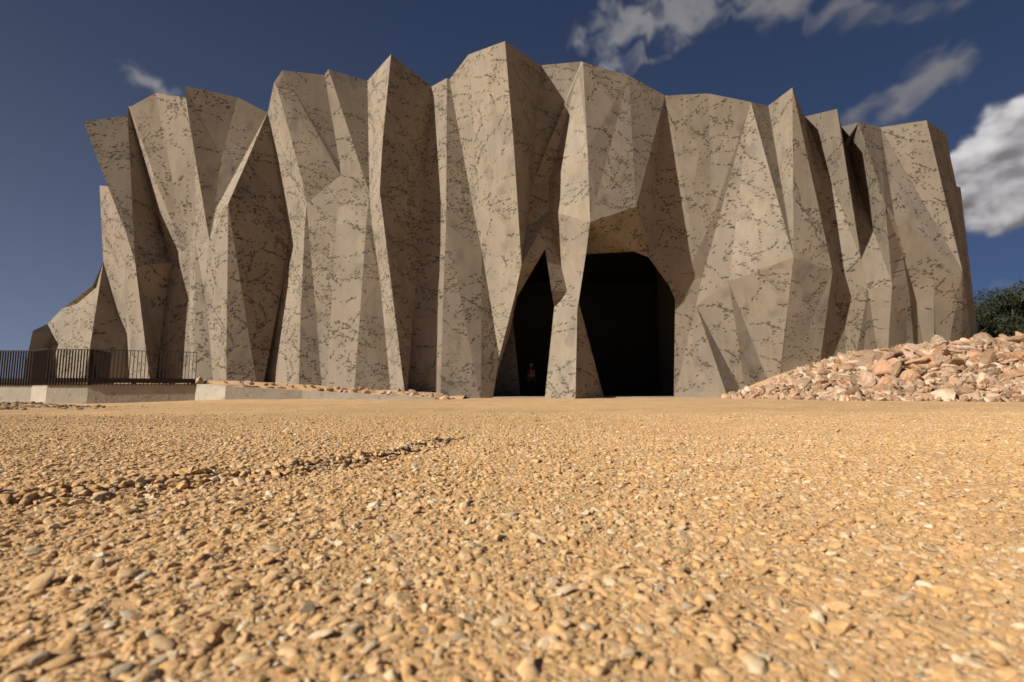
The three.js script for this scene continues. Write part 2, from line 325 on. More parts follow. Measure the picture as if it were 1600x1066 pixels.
// ------------------------------------------------------------------ the folded concrete building
const POINTS = {
  a0: [-20.42, -0.12, -20.09], a1: [-20.55, 2.86, -20.57], a2: [-20.98, 3.30, -21.64], a3: [-21.06, 2.91, -21.52], a4: [-20.51, 2.54, -21.28],
  a5: [-20.27, -0.12, -21.32], a6: [-20.32, 4.00, -21.58], a7: [-18.29, 4.87, -20.74], a8: [-18.32, 4.73, -20.86], a9: [-19.50, 4.17, -21.38],
  a10: [-18.09, 5.98, -20.93], a11: [-17.51, -0.12, -19.79], b1: [-17.40, 3.65, -21.07], b2: [-16.93, 2.70, -21.11], b3: [-16.55, -0.12, -20.88],
  c1: [-16.08, 5.37, -19.78], c2: [-15.48, 5.50, -19.44], c3: [-14.74, -0.12, -19.94], c4: [-16.16, -0.12, -20.69], d1: [-17.98, 9.20, -20.29],
  d2: [-17.10, 8.91, -19.69], d3: [-16.09, 6.90, -19.57], e1: [-18.56, 11.89, -19.88], e2: [-17.47, 12.75, -20.84], f1: [-15.35, 6.34, -21.07],
  f2: [-15.01, 5.87, -20.83], f3: [-15.21, 2.10, -20.77], f4: [-15.22, -0.12, -20.70], g1: [-17.62, 13.32, -21.02], g2: [-16.62, 12.59, -19.92],
  g3: [-15.65, 9.78, -20.24], g4: [-14.34, 6.33, -20.54], h1: [-15.58, 13.26, -19.96], h2: [-15.35, 12.15, -20.02], h3: [-14.79, 9.32, -20.30],
  p3: [-13.99, 6.57, -20.49], i1: [-14.12, 12.93, -19.77], i2: [-13.58, 10.37, -19.79], i3: [-13.73, 7.63, -20.33], i4: [-13.71, 6.77, -20.39],
  j1: [-12.74, 6.57, -19.83], k1: [-14.20, 13.48, -19.80], k2: [-12.47, 13.56, -20.76], k3: [-12.74, 10.48, -20.30], l1: [-11.30, 13.09, -21.20],
  l2: [-12.68, 8.03, -20.03], m1: [-11.66, 7.93, -19.19], m2: [-11.47, -0.12, -19.51], n1: [-12.06, -0.12, -19.72], n2: [-12.62, 2.74, -20.00],
  n3: [-13.07, 4.50, -20.18], o1: [-12.80, -0.12, -19.63], p2: [-14.11, -0.12, -20.52], p4: [-13.53, -0.12, -20.34], q1: [-10.35, -0.12, -19.92],
  q2: [-10.89, 11.32, -21.19], q3: [-9.86, 7.17, -20.82], q4: [-9.81, 6.45, -20.86], q5: [-9.93, 5.20, -20.69], q6: [-10.59, -0.12, -20.60],
  s1: [-10.24, 13.53, -19.61], s2: [-10.03, 13.09, -19.61], s3: [-9.02, 9.54, -19.78], s4: [-8.72, 8.22, -19.85], s5: [-8.74, 7.25, -19.80],
  s6: [-8.69, 3.60, -19.65], s7: [-8.57, -0.12, -19.51], t1: [-9.97, 14.14, -19.72], t2: [-7.44, 9.60, -20.15], u1: [-8.49, 14.53, -20.60],
  u2: [-7.52, 10.11, -20.25], v1: [-8.34, 14.83, -20.63], v2: [-6.16, 8.79, -20.14], x1: [-6.89, 14.99, -21.70], x3: [-5.87, 7.20, -19.67],
  x4: [-5.48, 4.96, -19.65], x5: [-4.90, -0.12, -19.80], w1: [-6.08, 7.17, -19.56], w2: [-7.41, 7.29, -19.77], w3: [-7.35, 8.43, -19.95],
  w4: [-6.34, -0.12, -19.44], w5: [-6.16, 3.63, -19.40], w6: [-7.61, -0.12, -19.83], w7: [-7.45, 4.98, -19.75], z1: [-7.72, -0.12, -19.84],
  z2: [-8.13, 3.47, -19.86], z3: [-8.43, 5.77, -19.85], z4: [-8.64, 7.46, -19.85], y1: [-5.19, 14.67, -19.43], y2: [-5.30, 10.52, -18.89],
  y3: [-5.30, 8.28, -18.67], y4: [-4.11, -0.12, -18.82], A1: [-3.64, 13.96, -20.58], A2: [-3.83, 11.13, -20.65], A3: [-3.89, 7.50, -20.36],
  A4: [-4.11, 3.48, -19.92], A5: [-4.21, -0.12, -19.75], B1: [-2.89, 14.09, -20.17], B3: [-2.82, 7.41, -20.10], B4: [-2.86, 4.63, -19.88],
  B5: [-2.88, -0.12, -19.53], BB: [-2.78, 14.05, -20.21], C1: [-1.57, 7.56, -20.52], C2: [-1.31, 6.39, -20.55], C5: [-1.28, -0.12, -19.90],
  E1: [-1.86, 14.63, -19.39], E2: [-0.28, 14.15, -17.96], E3: [0.08, 9.84, -18.31], E4: [0.39, 5.44, -19.40], E7: [0.13, 4.18, -19.22],
  E8: [-0.54, 1.73, -20.52], E9: [-0.82, -0.12, -20.17], Ka: [-1.01, 3.17, -20.39], Kb: [-1.00, -0.12, -20.06], G1: [1.30, 14.88, -20.44],
  G2: [1.11, 12.99, -20.37], G3: [0.86, 9.17, -20.16], G4: [0.66, 7.37, -20.14], H1: [3.13, 15.13, -20.53], H2: [2.90, 14.18, -19.78],
  H3: [1.61, 9.31, -20.15], H4: [1.57, 8.03, -20.17], H5: [1.04, 7.54, -20.15], H6: [1.30, 7.27, -19.86], I1: [2.91, 13.70, -18.58],
  I2: [2.98, 9.79, -18.22], I3: [3.01, 6.78, -18.07], I4: [2.92, 5.60, -18.74], I5: [2.74, 3.96, -19.62], I6: [2.33, 4.50, -20.16],
  I7: [1.77, 3.79, -20.01], I8: [2.66, 3.62, -19.46], I9: [2.44, -0.12, -18.74], I10: [1.32, -0.12, -19.73], I11: [3.89, -0.12, -20.41],
  J1: [1.52, 6.50, -19.97], J2: [1.40, 6.25, -19.88], J3: [1.65, 4.37, -19.78], J4: [0.22, 4.31, -20.44], J5: [-0.08, 2.85, -20.98],
  J6: [-0.63, 1.11, -20.83], J7: [-0.81, -0.12, -20.51], L1: [4.97, 13.63, -19.33], L2: [3.30, 7.79, -18.23], L3: [4.95, 8.96, -18.81],
  L4: [4.96, 7.62, -18.67], M1: [6.73, 13.23, -20.10], M2: [5.93, 6.08, -20.55], M3: [5.16, 6.19, -20.05], M5: [2.84, 6.31, -20.99],
  M6: [6.82, 4.81, -20.60], M7: [7.06, 4.23, -20.63], N1: [8.67, 13.36, -20.16], N2: [7.69, 7.91, -20.32], N3: [7.74, 5.68, -20.46],
  N4: [8.69, 7.66, -20.41], O1: [10.52, 12.97, -20.16], O2: [8.96, 7.54, -20.47], O3: [8.25, 5.18, -20.60], O4: [7.99, 3.99, -20.71],
  P1: [9.27, 4.95, -20.31], P2: [11.42, 5.69, -19.16], P3: [9.80, 2.04, -20.73], P4: [9.98, -0.12, -20.73], P5: [11.43, -0.12, -21.15],
  P6: [11.51, -0.12, -21.14], Q0: [6.75, -0.12, -20.29], Q2: [8.91, -0.12, -20.00], Q3: [7.41, -0.12, -20.21], R1: [11.72, 13.26, -20.92],
  T1: [11.52, 12.70, -18.74], T2: [13.12, 5.19, -19.39], T3: [11.63, -0.12, -21.16], T4: [13.16, -0.12, -21.15], U1: [13.01, 12.41, -20.37],
  U2: [13.98, 5.22, -20.04], U3: [14.67, -0.12, -21.26], V1: [12.90, 11.44, -18.18], V3: [14.58, 5.77, -19.74], V4: [14.95, 4.49, -19.97],
  V5: [15.31, -0.12, -21.36], W1: [14.82, 12.11, -20.68], W2: [15.30, 9.18, -20.59], W3: [15.53, 4.64, -19.41], W4: [16.38, -0.12, -21.36],
  X1: [14.22, 11.26, -18.84], X2: [14.76, 7.71, -18.49], X3: [15.92, 5.88, -19.26], X4: [16.35, 4.44, -19.60], X5: [17.29, -0.12, -21.49],
  Y1: [15.76, 11.51, -19.66], Y2: [15.29, 7.19, -18.73], Y3: [16.63, 4.66, -19.76], Yb: [18.00, -0.12, -21.52], Z1: [17.68, 11.78, -19.58],
  Z2: [18.05, 5.10, -18.99], Z3: [17.19, 4.71, -19.36], Za: [18.65, -0.12, -21.48], Zm: [18.84, -0.12, -21.48], Zb: [19.93, -0.12, -21.56],
  c7: [20.40, 12.27, -21.62], c8: [20.63, 11.11, -21.76], c9: [21.04, -0.12, -21.89], d7: [21.58, 10.16, -22.59], d8: [22.54, 10.45, -23.40],
  d9: [22.97, -0.12, -23.60],
};
const FACETS = [
  'a0 a5 a4, a3 a2 a1, a1 a0 a4, a4 a3 a1',
  'a3 a4 a2, a4 a6 a2, a4 a9 a6, a4 a5 a11, a4 a11 a9, a11 a8 a9, a11 a10 a8',
  'a7 a6 a9, a9 a8 a7',
  'a7 a8 a10',
  'a11 b3 b2, a11 b2 b1, a10 a11 b1',
  'c1 a10 b1, c1 b1 b2, b2 b3 c4, b2 c4 c1',
  'c1 c4 c3, c1 c3 c2',
  'd1 a10 c1, c1 c2 d3, d1 c1 d3, d1 d3 d2',
  'e2 e1 d2, e2 d2 d3, d3 c2 e2',
  'c2 f2 f1, e2 c2 f1, e2 f1 g1, f3 f2 c2, f3 c2 c3, c3 f4 f3',
  'f1 f2 g4, f1 g4 g3, g1 f1 g3, g1 g3 g2',
  'h2 h1 g2, h2 g2 g3, h3 h2 g3, h3 g3 g4, g4 p3 h3',
  'i1 h1 h2, i2 i1 h2, i2 h2 h3, i3 i2 h3, i3 h3 p3, p3 i4 i3',
  'i3 i4 j1, i2 i3 j1',
  'k3 k1 i1, k3 i1 i2, k3 i2 j1, k3 k2 k1',
  'l1 k2 k3, l2 l1 k3, k3 j1 l2',
  'l1 l2 m1',
  'm1 l2 j1, n2 n1 m2, m1 j1 n3, m2 m1 n3, n3 n2 m2',
  'o1 n1 n2, n3 j1 i4, i4 o1 n2, i4 n2 n3',
  'f3 f4 p2, f3 p2 g4, f2 f3 g4',
  'g4 p2 p4, g4 p4 p3',
  'p3 p4 o1, p3 o1 i4',
  'm1 m2 q1',
  'm1 q3 q2, l1 m1 q2, q3 m1 q1, q5 q4 q3, q5 q3 q1, q1 q6 q5',
  'q3 q4 s5, q3 s5 s4, q2 q3 s4, s2 s1 l1, s3 s2 l1, s3 l1 q2, q2 s4 s3',
  'q6 s7 s6, q5 q6 s6, q5 s6 s5, q4 q5 s5',
  's3 s4 t2, t1 s1 s2, s2 s3 t2, t1 s2 t2',
  'u2 u1 t1, t1 t2 u2',
  't2 w3 v2, u2 t2 v2, u2 v2 v1, u1 u2 v1',
  'v1 v2 x1',
  'y2 y1 x1, v2 x3 y3, v2 y3 y2, x1 v2 y2',
  'y3 x3 x4, x4 x5 y4, y3 x4 y4',
  'w5 w4 x5, w5 x5 x4, w1 w5 x4, x3 v2 w1, w1 x4 x3',
  'w1 v2 w3, w1 w3 w2, w1 w2 w7, w5 w1 w7, w6 w4 w5, w7 w6 w5',
  'w3 t2 s4, w2 w3 s4, w2 s4 z4, w2 z4 z3, w7 w2 z3, w7 z3 z2, w6 w7 z2, z2 z1 w6',
  's7 z1 z2, s6 s7 z2, s6 z2 z3, z4 s4 s5, s5 s6 z3, s5 z3 z4',
  'y3 A3 A2, y2 y3 A2, y2 A2 A1, y1 y2 A1, A4 A3 y3, A4 y3 y4, y4 A5 A4',
  'A2 A3 B3, B1 A1 A2, A2 B3 B1',
  'A4 A5 B5, B4 B3 A3, B4 A3 A4, A4 B5 B4',
  'B3 C2 C1, B3 C1 BB, B1 B3 BB',
  'B3 C5 C2',
  'B4 B5 C5, B3 B4 C5',
  'E1 BB C1, C1 C2 E1',
  'C2 E4 E3, E3 E2 E1, E1 C2 E3',
  'E7 E4 C2, C2 E8 E7',
  'C5 Kb Ka, C2 C5 Ka',
  'E8 Ka Kb, Kb E9 E8, C2 Ka E8',
  'G2 G1 E2, G2 E2 E3, G3 G2 E3, G4 G3 E3, E3 E4 G4',
  'H1 G1 G2, H5 H4 H3, H1 G2 G3, G3 G4 H5, G3 H5 H3, G3 H3 H2, G3 H2 H1',
  'H6 H4 H5, G4 E4 H6, G4 H6 H5',
  'H4 I3 I2, H3 H4 I2, H2 H3 I2, I1 H1 H2, H2 I2 I1',
  'I4 I3 H4, I4 H4 I6, I6 I5 I4',
  'J3 I7 I6, J2 J3 I6, I6 H4 J1, J1 J2 I6',
  'J1 H4 H6, H6 J2 J1, J2 H6 E4, J4 J2 E4, E4 E7 J4',
  'E7 E8 J5, E7 J5 J4, J6 J5 E8, E9 J7 J6, E8 E9 J6',
  'I5 I6 I7, I7 I10 I9, I8 I5 I7, I7 I9 I8',
  'I8 I9 I11, I5 I8 I11',
  'L1 I1 I2, L2 L1 I2, I2 I3 L2',
  'L2 I3 L4, L2 L4 L3, L1 L2 L3',
  'M1 L1 L3, L3 L4 M1',
  'M1 L4 M2',
  'M2 L4 I3, I3 M5 M3, I3 M3 M2',
  'M2 M6 N3, M2 N3 N2, N2 N1 M1, M1 M2 N2',
  'N2 N3 N4, N1 N2 N4',
  'O1 N1 N4, N4 O3 O2, N4 O2 O1',
  'M7 O4 O3, M6 M7 O3, N3 M6 O3, N4 N3 O3',
  'M7 Q0 O4',
  'O3 O4 P1, O2 O3 P1, O1 O2 P1',
  'O1 P1 P2',
  'O1 P2 R1',
  'R1 P2 T1',
  'T1 P2 T2',
  'T2 U2 U1, T1 T2 U1',
  'U2 V4 V3, V3 V1 U1, U1 U2 V3',
  'V3 W2 W1, V1 V3 W1',
  'W2 X2 X1, W1 W2 X1',
  'W3 X4 X3, X2 W2 W3, W3 X3 X2',
  'V3 V4 W3, W2 V3 W3',
  'Y1 X1 X2, X3 X4 Y3, Y2 Y1 X2, Y2 X2 X3, X3 Y3 Y2',
  'Y1 Z2 Z1',
  'Y2 Y3 Z3, Y2 Z3 Z2, Y1 Y2 Z2',
  'Za Z3 Y3, Y3 Yb Za',
  'Zm Z2 Z3, Z3 Za Zm',
  'Z2 Zm Zb',
  'c8 c7 Z1, Z1 Z2 c8, Z2 Zb c9, Z2 c9 c8',
  'c9 d9 d7, c8 c9 d7, d7 d9 d8',
  'P3 P1 O4, O4 P4 P3',
  'O4 Q2 P4',
  'O4 Q0 Q3, O4 Q3 Q2',
  'P3 P4 P5, P1 P3 P5',
  'P6 P2 P1, P1 P5 P6',
  'T3 T2 P2, P2 P6 T3',
  'T2 T3 T4',
  'T4 U3 U2, T2 T4 U2',
  'V4 U2 U3, U3 V5 V4',
  'V4 V5 W4, V4 W4 W3',
  'W4 X5 X4, W3 W4 X4',
  'X4 X5 Yb, X4 Yb Y3',
];

const building = thing('concrete_building', 'large pale concrete building with folded faceted walls and a dark entrance', 'building');
{
  const rnd = mulberry(31);
  const V = (k) => new THREE.Vector3(...POINTS[k]);
  const flatGeo = (tris, skinShift, size = 1) => {
    const pos = [], uv = [], nrm = new THREE.Vector3(), e1 = new THREE.Vector3(), e2 = new THREE.Vector3();
    for (const [a, b, c] of tris) nrm.add(e1.subVectors(b, a).cross(e2.subVectors(c, a)));
    nrm.normalize();
    const U = new THREE.Vector3(nrm.z, 0, -nrm.x).normalize(), W = new THREE.Vector3().crossVectors(nrm, U);
    for (const t of tris) for (const p of t) { pos.push(p.x, p.y, p.z); const u = p.dot(U), w = p.dot(W); uv.push(u / CONCRETE_TILE / size + skinShift[0], w / CONCRETE_TILE / size + skinShift[1]); }
    const g = new THREE.BufferGeometry(); g.setAttribute('position', new THREE.Float32BufferAttribute(pos, 3)); g.setAttribute('uv', new THREE.Float32BufferAttribute(uv, 2)); g.computeVertexNormals();
    return g;
  };
  for (const f of FACETS) {
    const tris = f.split(', ').map((t) => t.split(' ').map(V));
    let cx = 0, n = 0; for (const t of tris) for (const p of t) { cx += p.x; n++; }
    const pick = rnd(), skin = cx / n < -1 ? (pick < 0.62 ? 0 : pick < 0.8 ? 1 : 2) : (pick < 0.2 ? 0 : pick < 0.6 ? 1 : 2), size = mix(0.82, 1.25, rnd());
    part('panel', flatGeo(tris, [rnd(), rnd()], size), SKINS[skin], building);
  }
  // roof running back from the parapet line, side and rear walls
  const RIM = 'a0 a1 a2 a6 a7 a10 d1 d2 e1 e2 g1 g2 h1 i1 k1 k2 l1 s1 t1 u1 v1 x1 y1 A1 B1 BB E1 E2 G1 H1 I1 L1 M1 N1 O1 R1 T1 U1 V1 W1 X1 Y1 Z1 c7 c8 d7 d8 d9'.split(' ');
  const top = [], BACK = -46;
  const inner = (p) => new THREE.Vector3(p.x * mix(1.1, 0.95, smooth(14.9, 17.4, Math.abs(p.x))), Math.min(p.y - 0.8, 10.6), -24.6);
  for (let i = 0; i + 1 < RIM.length; i++) {
    const a = V(RIM[i]), b = V(RIM[i + 1]), c = inner(a), d = inner(b), e = c.clone().setZ(BACK), f = d.clone().setZ(BACK);
    top.push([a, c, b], [b, c, d], [c, e, d], [d, e, f]);
  }
  part('roof', flatGeo(top, [0, 0]), rawConcrete, building);
  const rear = new THREE.BoxGeometry(46, 14.2, 0.4); rear.translate(1.5, 7, BACK - 0.1); part('rear_wall', rear, rawConcrete, building);
  // the dark hall behind the openings
  const box = (name, w, h, d, x, y, z, m) => { const g = new THREE.BoxGeometry(w, h, d); g.translate(x, y, z); return part(name, g, m, building); };
  box('hall_floor', 30, 0.1, 24, 2.5, -0.035, -33.5, rawConcrete);
  box('hall_wall', 0.3, 9, 9, 9.6, 4.4, -26.4, rawConcrete);
  // a folded inner wall just inside the small opening
  part('panel', flatGeo([[new THREE.Vector3(-0.8, -0.1, -23.4), new THREE.Vector3(0.42, -0.1, -23.0), new THREE.Vector3(-0.05, 4.6, -23.6)], [new THREE.Vector3(-0.8, -0.1, -23.4), new THREE.Vector3(-0.05, 4.6, -23.6), new THREE.Vector3(-2.2, 5.2, -23.6)]], [0.3, 0.2]), SKINS[0], building);
  box('threshold', 8.4, 0.12, 0.9, 3.4, -0.01, -20.6, plainConcrete);
}

// ------------------------------------------------------------------ low walls, planting bed, railing
const GROUND_LEFT = -0.35;
function wallSection(parent, [x0, z0, t0], [x1, z1, t1], thick) {
  const dx = x1 - x0, dz = z1 - z0, L = Math.hypot(dx, dz), nx = dz / L * thick, nz = -dx / L * thick;   // away from the viewer
  const P = [[x0, GROUND_LEFT, z0], [x1, GROUND_LEFT, z1], [x1, t1, z1], [x0, t0, z0], [x0 + nx, GROUND_LEFT, z0 + nz], [x1 + nx, GROUND_LEFT, z1 + nz], [x1 + nx, t1, z1 + nz], [x0 + nx, t0, z0 + nz]];
  const pos = [], uv = [];
  const quad = (a, b, c, d, w, h) => { for (const [k, u, v] of [[a, 0, 0], [b, w, 0], [c, w, h], [a, 0, 0], [c, w, h], [d, 0, h]]) { pos.push(...P[k]); uv.push(u / 2, v / 2); } };
  quad(0, 1, 2, 3, L, t0 - GROUND_LEFT); quad(3, 2, 6, 7, L, thick); quad(5, 4, 7, 6, L, t0); quad(1, 5, 6, 2, thick, t1); quad(4, 0, 3, 7, thick, t0);
  const g = new THREE.BufferGeometry(); g.setAttribute('position', new THREE.Float32BufferAttribute(pos, 3)); g.setAttribute('uv', new THREE.Float32BufferAttribute(uv, 2)); g.computeVertexNormals();
  return part('wall_section', g, plainConcrete, parent);
}
const WALL = [[-23, -16.3, 0.68], [-16.34, -16.5, 0.62], [-15.15, -15.8, 0.60], [-13.98, -16.0, 0.55], [-11.28, -17.3, 0.56], [-9.74, -16.5, 0.485], [-7.41, -17.15, 0.33], [-2.75, -17.45, 0.07]];
{
  const w = thing('retaining_wall', 'zigzag low concrete wall carrying the dark railing at far left', 'wall');
  for (let i = 0; i < 4; i++) wallSection(w, WALL[i], WALL[i + 1], 0.22);
  const k = thing('planter_wall', 'low concrete kerb wall tapering to the ground before the folded facade', 'wall');
  for (let i = 4; i < 7; i++) wallSection(k, WALL[i], WALL[i + 1], 0.2);
}
// earth of the bed between the low walls and the facade
const bedHeight = (x) => { for (let i = 0; i + 1 < WALL.length; i++) if (x <= WALL[i + 1][0]) { const t = clamp((x - WALL[i][0]) / (WALL[i + 1][0] - WALL[i][0])); return mix(WALL[i][2], WALL[i + 1][2], t); } return -0.05; };
const bedFront = (x) => { for (let i = 0; i + 1 < WALL.length; i++) if (x <= WALL[i + 1][0]) { const t = clamp((x - WALL[i][0]) / (WALL[i + 1][0] - WALL[i][0])); return mix(WALL[i][1], WALL[i + 1][1], t); } return -17.5; };
{
  const NX = 110, NZ = 12, pos = [], uv = [], col = [], idx = [];
  for (let j = 0; j <= NZ; j++) for (let i = 0; i <= NX; i++) {
    const x = mix(-23, -1.9, i / NX), z = mix(bedFront(x) - 0.12, -21.6, j / NZ), y = bedHeight(x) - 0.06 + 0.2 * smooth(0.05, 0.5, j / NZ) + noise(x, z, 1.4, 140) * 0.1;
    pos.push(x, y, z); uv.push(x / SAND_TILE, z / SAND_TILE); col.push(0.9, 0.92, 0.98);
    if (i < NX && j < NZ) { const k = j * (NX + 1) + i; idx.push(k, k + 1, k + NX + 1, k + 1, k + NX + 2, k + NX + 1); }
  }
  const g = new THREE.BufferGeometry(); g.setAttribute('position', new THREE.Float32BufferAttribute(pos, 3)); g.setAttribute('uv', new THREE.Float32BufferAttribute(uv, 2)); g.setAttribute('color', new THREE.Float32BufferAttribute(col, 3)); g.setIndex(idx); g.computeVertexNormals();
  const m = solo('planting_bed', g, sand); m.userData.kind = 'structure'; m.userData.label = 'raised bed of earth between the low walls and the facade';
}
{
  const rail = thing('metal_railing', 'dark brown railing of upright flat bars on the zigzag wall', 'railing');
  const bar = new THREE.BoxGeometry(0.013, 1, 0.055), TOP = 1.67, LOW = 0.5;
  const run = (a, b, gap) => {
    const dx = b[0] - a[0], dz = b[1] - a[1], L = Math.hypot(dx, dz), turn = -Math.atan2(dz, dx), n = Math.round(L / gap), fx = -dz / L * 0.035, fz = dx / L * 0.035;
    const mk = (name, w, h, d, t, y) => { const m = part(name, new THREE.BoxGeometry(w, h, d), fenceMetal, rail); m.position.set(a[0] + dx * t + fx, y, a[1] + dz * t + fz); m.rotation.y = turn; return m; };
    mk('top_rail', L, 0.02, 0.05, 0.5, TOP + 0.011); mk('kick_plate', L, 0.16, 0.012, 0.5, LOW + 0.16);
    for (let i = 0; i <= n; i++) { const m = part('bar', bar, fenceMetal, rail); m.position.set(a[0] + dx * i / n + fx, (TOP + LOW) / 2, a[1] + dz * i / n + fz); m.scale.y = TOP - LOW; m.rotation.y = turn; }
  };
  const W = WALL.map(([x, z]) => [x, z]);
  run([-20.5, -16.39], W[1], 0.085); run(W[1], W[2], 0.085); run(W[2], W[3], 0.082); run(W[3], [-14.7, -17.6], 0.085); run(W[3], [W[4][0] - 0.02, W[4][1]], 0.107);
}

// ------------------------------------------------------------------ rocks
const ROCKS = []; for (let v = 0; v < 12; v++) ROCKS.push(stoneGeometry(1200 + v, 4, 6 + (v % 5) * 2, 0.55, 0.02, 0.45, 0.3));
const ROCK_TONES = ['tan', 'pinkish', 'brown', 'pale cream', 'dark brown', 'rusty'];
const rockOf = (name, r, x, y, z, rnd, label, group) => {
  const m = solo(name, ROCKS[Math.floor(rnd() * ROCKS.length)], rockMats[Math.floor(rnd() * rockMats.length)]);
  m.position.set(x, y, z); m.rotation.set((rnd() - 0.5) * 1.7, rnd() * 6.283, (rnd() - 0.5) * 1.7); m.scale.set(r * mix(0.85, 1.35, rnd()), r * mix(0.7, 1.05, rnd()), r);
  return tag(m, label, 'rock', group);
};
{
  const rnd = mulberry(2101);
  for (let i = 0; i < 76; i++) {
    const x = i < 20 ? mix(-14.6, -11.4, rnd()) : mix(-11, -2.2, Math.pow(rnd(), 0.8)), r = mix(0.08, 0.24, rnd() * rnd()), q = rnd(), z = bedFront(x) - mix(0.3, 1.8, q);
    const k = rockOf('bed_rock', r, x, bedHeight(x) + mix(0.0, 0.12, q) + r * 0.2, z, rnd, '', 'rocks in the bed at the foot of the facade');
    k.userData.label = (r > 0.14 ? 'large ' : r > 0.1 ? 'medium ' : 'small ') + ROCK_TONES[rockMats.indexOf(k.material)] + ' rock behind the ' + (x < -11.2 ? 'railing' : x < -7.4 ? 'high end of the kerb wall' : x < -5 ? 'middle of the kerb wall' : 'low end of the kerb wall') + (q > 0.5 ? ', close to the facade' : ', close to the wall');
  }
}
// the rubble heap at the right
const ridge = (x) => { const K = [[8.7, 0], [9.3, 0.2], [10.2, 0.52], [11.5, 1.08], [13.3, 1.62], [15.9, 1.92], [18.1, 2.1], [22, 2.4], [30, 2.5]]; for (let i = 0; i + 1 < K.length; i++) if (x <= K[i + 1][0]) return mix(K[i][1], K[i + 1][1], clamp((x - K[i][0]) / (K[i + 1][0] - K[i][0]))); return 2.5; };
const heapFront = (x) => mix(-18.6, -15.05, smooth(8.5, 10.9, x)) + noise(x, 3, 0.5, 151) * 0.5;
const heapHeight = (x, z) => { const t = clamp((heapFront(x) - z) / (Math.abs(-17.6 - heapFront(x)) + 0.3)); return -0.12 + (ridge(x) + 0.1) * Math.pow(t, 0.82) + noise(x, z, 0.8, 155) * 0.28 * t; };
{
  const NX = 120, NZ = 40, pos = [], uv = [], col = [], idx = [];
  for (let j = 0; j <= NZ; j++) for (let i = 0; i <= NX; i++) {
    const x = mix(8.6, 30, i / NX), z = mix(-14.6, -22, j / NZ);
    pos.push(x, heapHeight(x, z) - 0.03, z); uv.push(x / SAND_TILE, z / SAND_TILE); col.push(0.8, 0.85, 0.9);
    if (i < NX && j < NZ) { const k = j * (NX + 1) + i; idx.push(k, k + 1, k + NX + 1, k + 1, k + NX + 2, k + NX + 1); }
  }
  const g = new THREE.BufferGeometry(); g.setAttribute('position', new THREE.Float32BufferAttribute(pos, 3)); g.setAttribute('uv', new THREE.Float32BufferAttribute(uv, 2)); g.setAttribute('color', new THREE.Float32BufferAttribute(col, 3)); g.setIndex(idx); g.computeVertexNormals();
  const m = solo('rubble_mound', g, sand); m.userData.kind = 'structure'; m.userData.label = 'earth mound under the heap of limestone rubble';
  const rnd = mulberry(3303);
  let placed = 0;
  for (let i = 0; i < 5000 && placed < 300; i++) {
    const x = mix(8.9, 20.5, Math.pow(rnd(), 0.75)), z = mix(-15, -18.3, rnd()), d = heapFront(x) - z; if (d < 0.02) continue;
    const r = mix(0.13, 0.46, Math.pow(rnd(), 1.7)) * mix(0.55, 1, smooth(8.8, 11.5, x));
    const up = clamp(d / 2.6), where = x < 10.6 ? 'at the left tip of the rubble heap' : (up < 0.25 ? 'along the foot' : up < 0.7 ? 'on the slope' : 'near the crest') + (x < 13 ? ' of the left half of the rubble heap' : x < 16.5 ? ' in the middle of the rubble heap' : ' at the right end of the rubble heap');
    const k = rockOf('rubble_rock', r, x, heapHeight(x, z) + r * mix(0.0, 0.3, rnd()), z, rnd, '', 'rocks of the rubble heap');
    k.userData.label = (r > 0.32 ? 'large ' : r > 0.21 ? 'medium ' : 'small ') + ROCK_TONES[rockMats.indexOf(k.material)] + ' limestone rock ' + where; placed++;
  }
  const C = new THREE.Color(), M = new THREE.Matrix4(), Q = new THREE.Quaternion(), E = new THREE.Euler(), rest = new THREE.Group(); rest.name = 'rubble_fill'; rest.userData = { kind: 'stuff', label: 'smaller broken limestone filling the rubble heap', category: 'rubble' }; scene.add(rest);
  const mat = new THREE.MeshStandardMaterial({ color: 0xffffff, map: stoneSkin.map, bumpMap: stoneSkin.bump, bumpScale: 0.02, roughness: 0.92 });
  for (let v = 0; v < 6; v++) {
    const im = new THREE.InstancedMesh(ROCKS[v], mat, 900); im.name = 'rubble_stones'; im.userData.kind = 'stuff'; im.castShadow = im.receiveShadow = true;
    for (let i = 0; i < 900; i++) {
      let x, z; do { x = mix(8.6, 22, rnd()); z = mix(-14.7, -19.8, rnd()); } while (heapFront(x) - z < -0.12 * rnd() * 3);
      const r = mix(0.035, 0.19, Math.pow(rnd(), 1.5)); E.set(rnd() * 6, rnd() * 6, rnd() * 6); Q.setFromEuler(E);
      M.compose(new THREE.Vector3(x, Math.max(heapHeight(x, z), groundHeight(x, z) - 0.01) + r * 0.25, z), Q, new THREE.Vector3(r * mix(0.9, 1.4, rnd()), r * 0.85, r)); im.setMatrixAt(i, M);
      const b = rockMats[Math.floor(rnd() * rockMats.length)].color, t = mix(0.8, 1.15, rnd()); im.setColorAt(i, C.setRGB(b.r * t, b.g * t, b.b * t));
    }
    rest.add(im);
  }
}

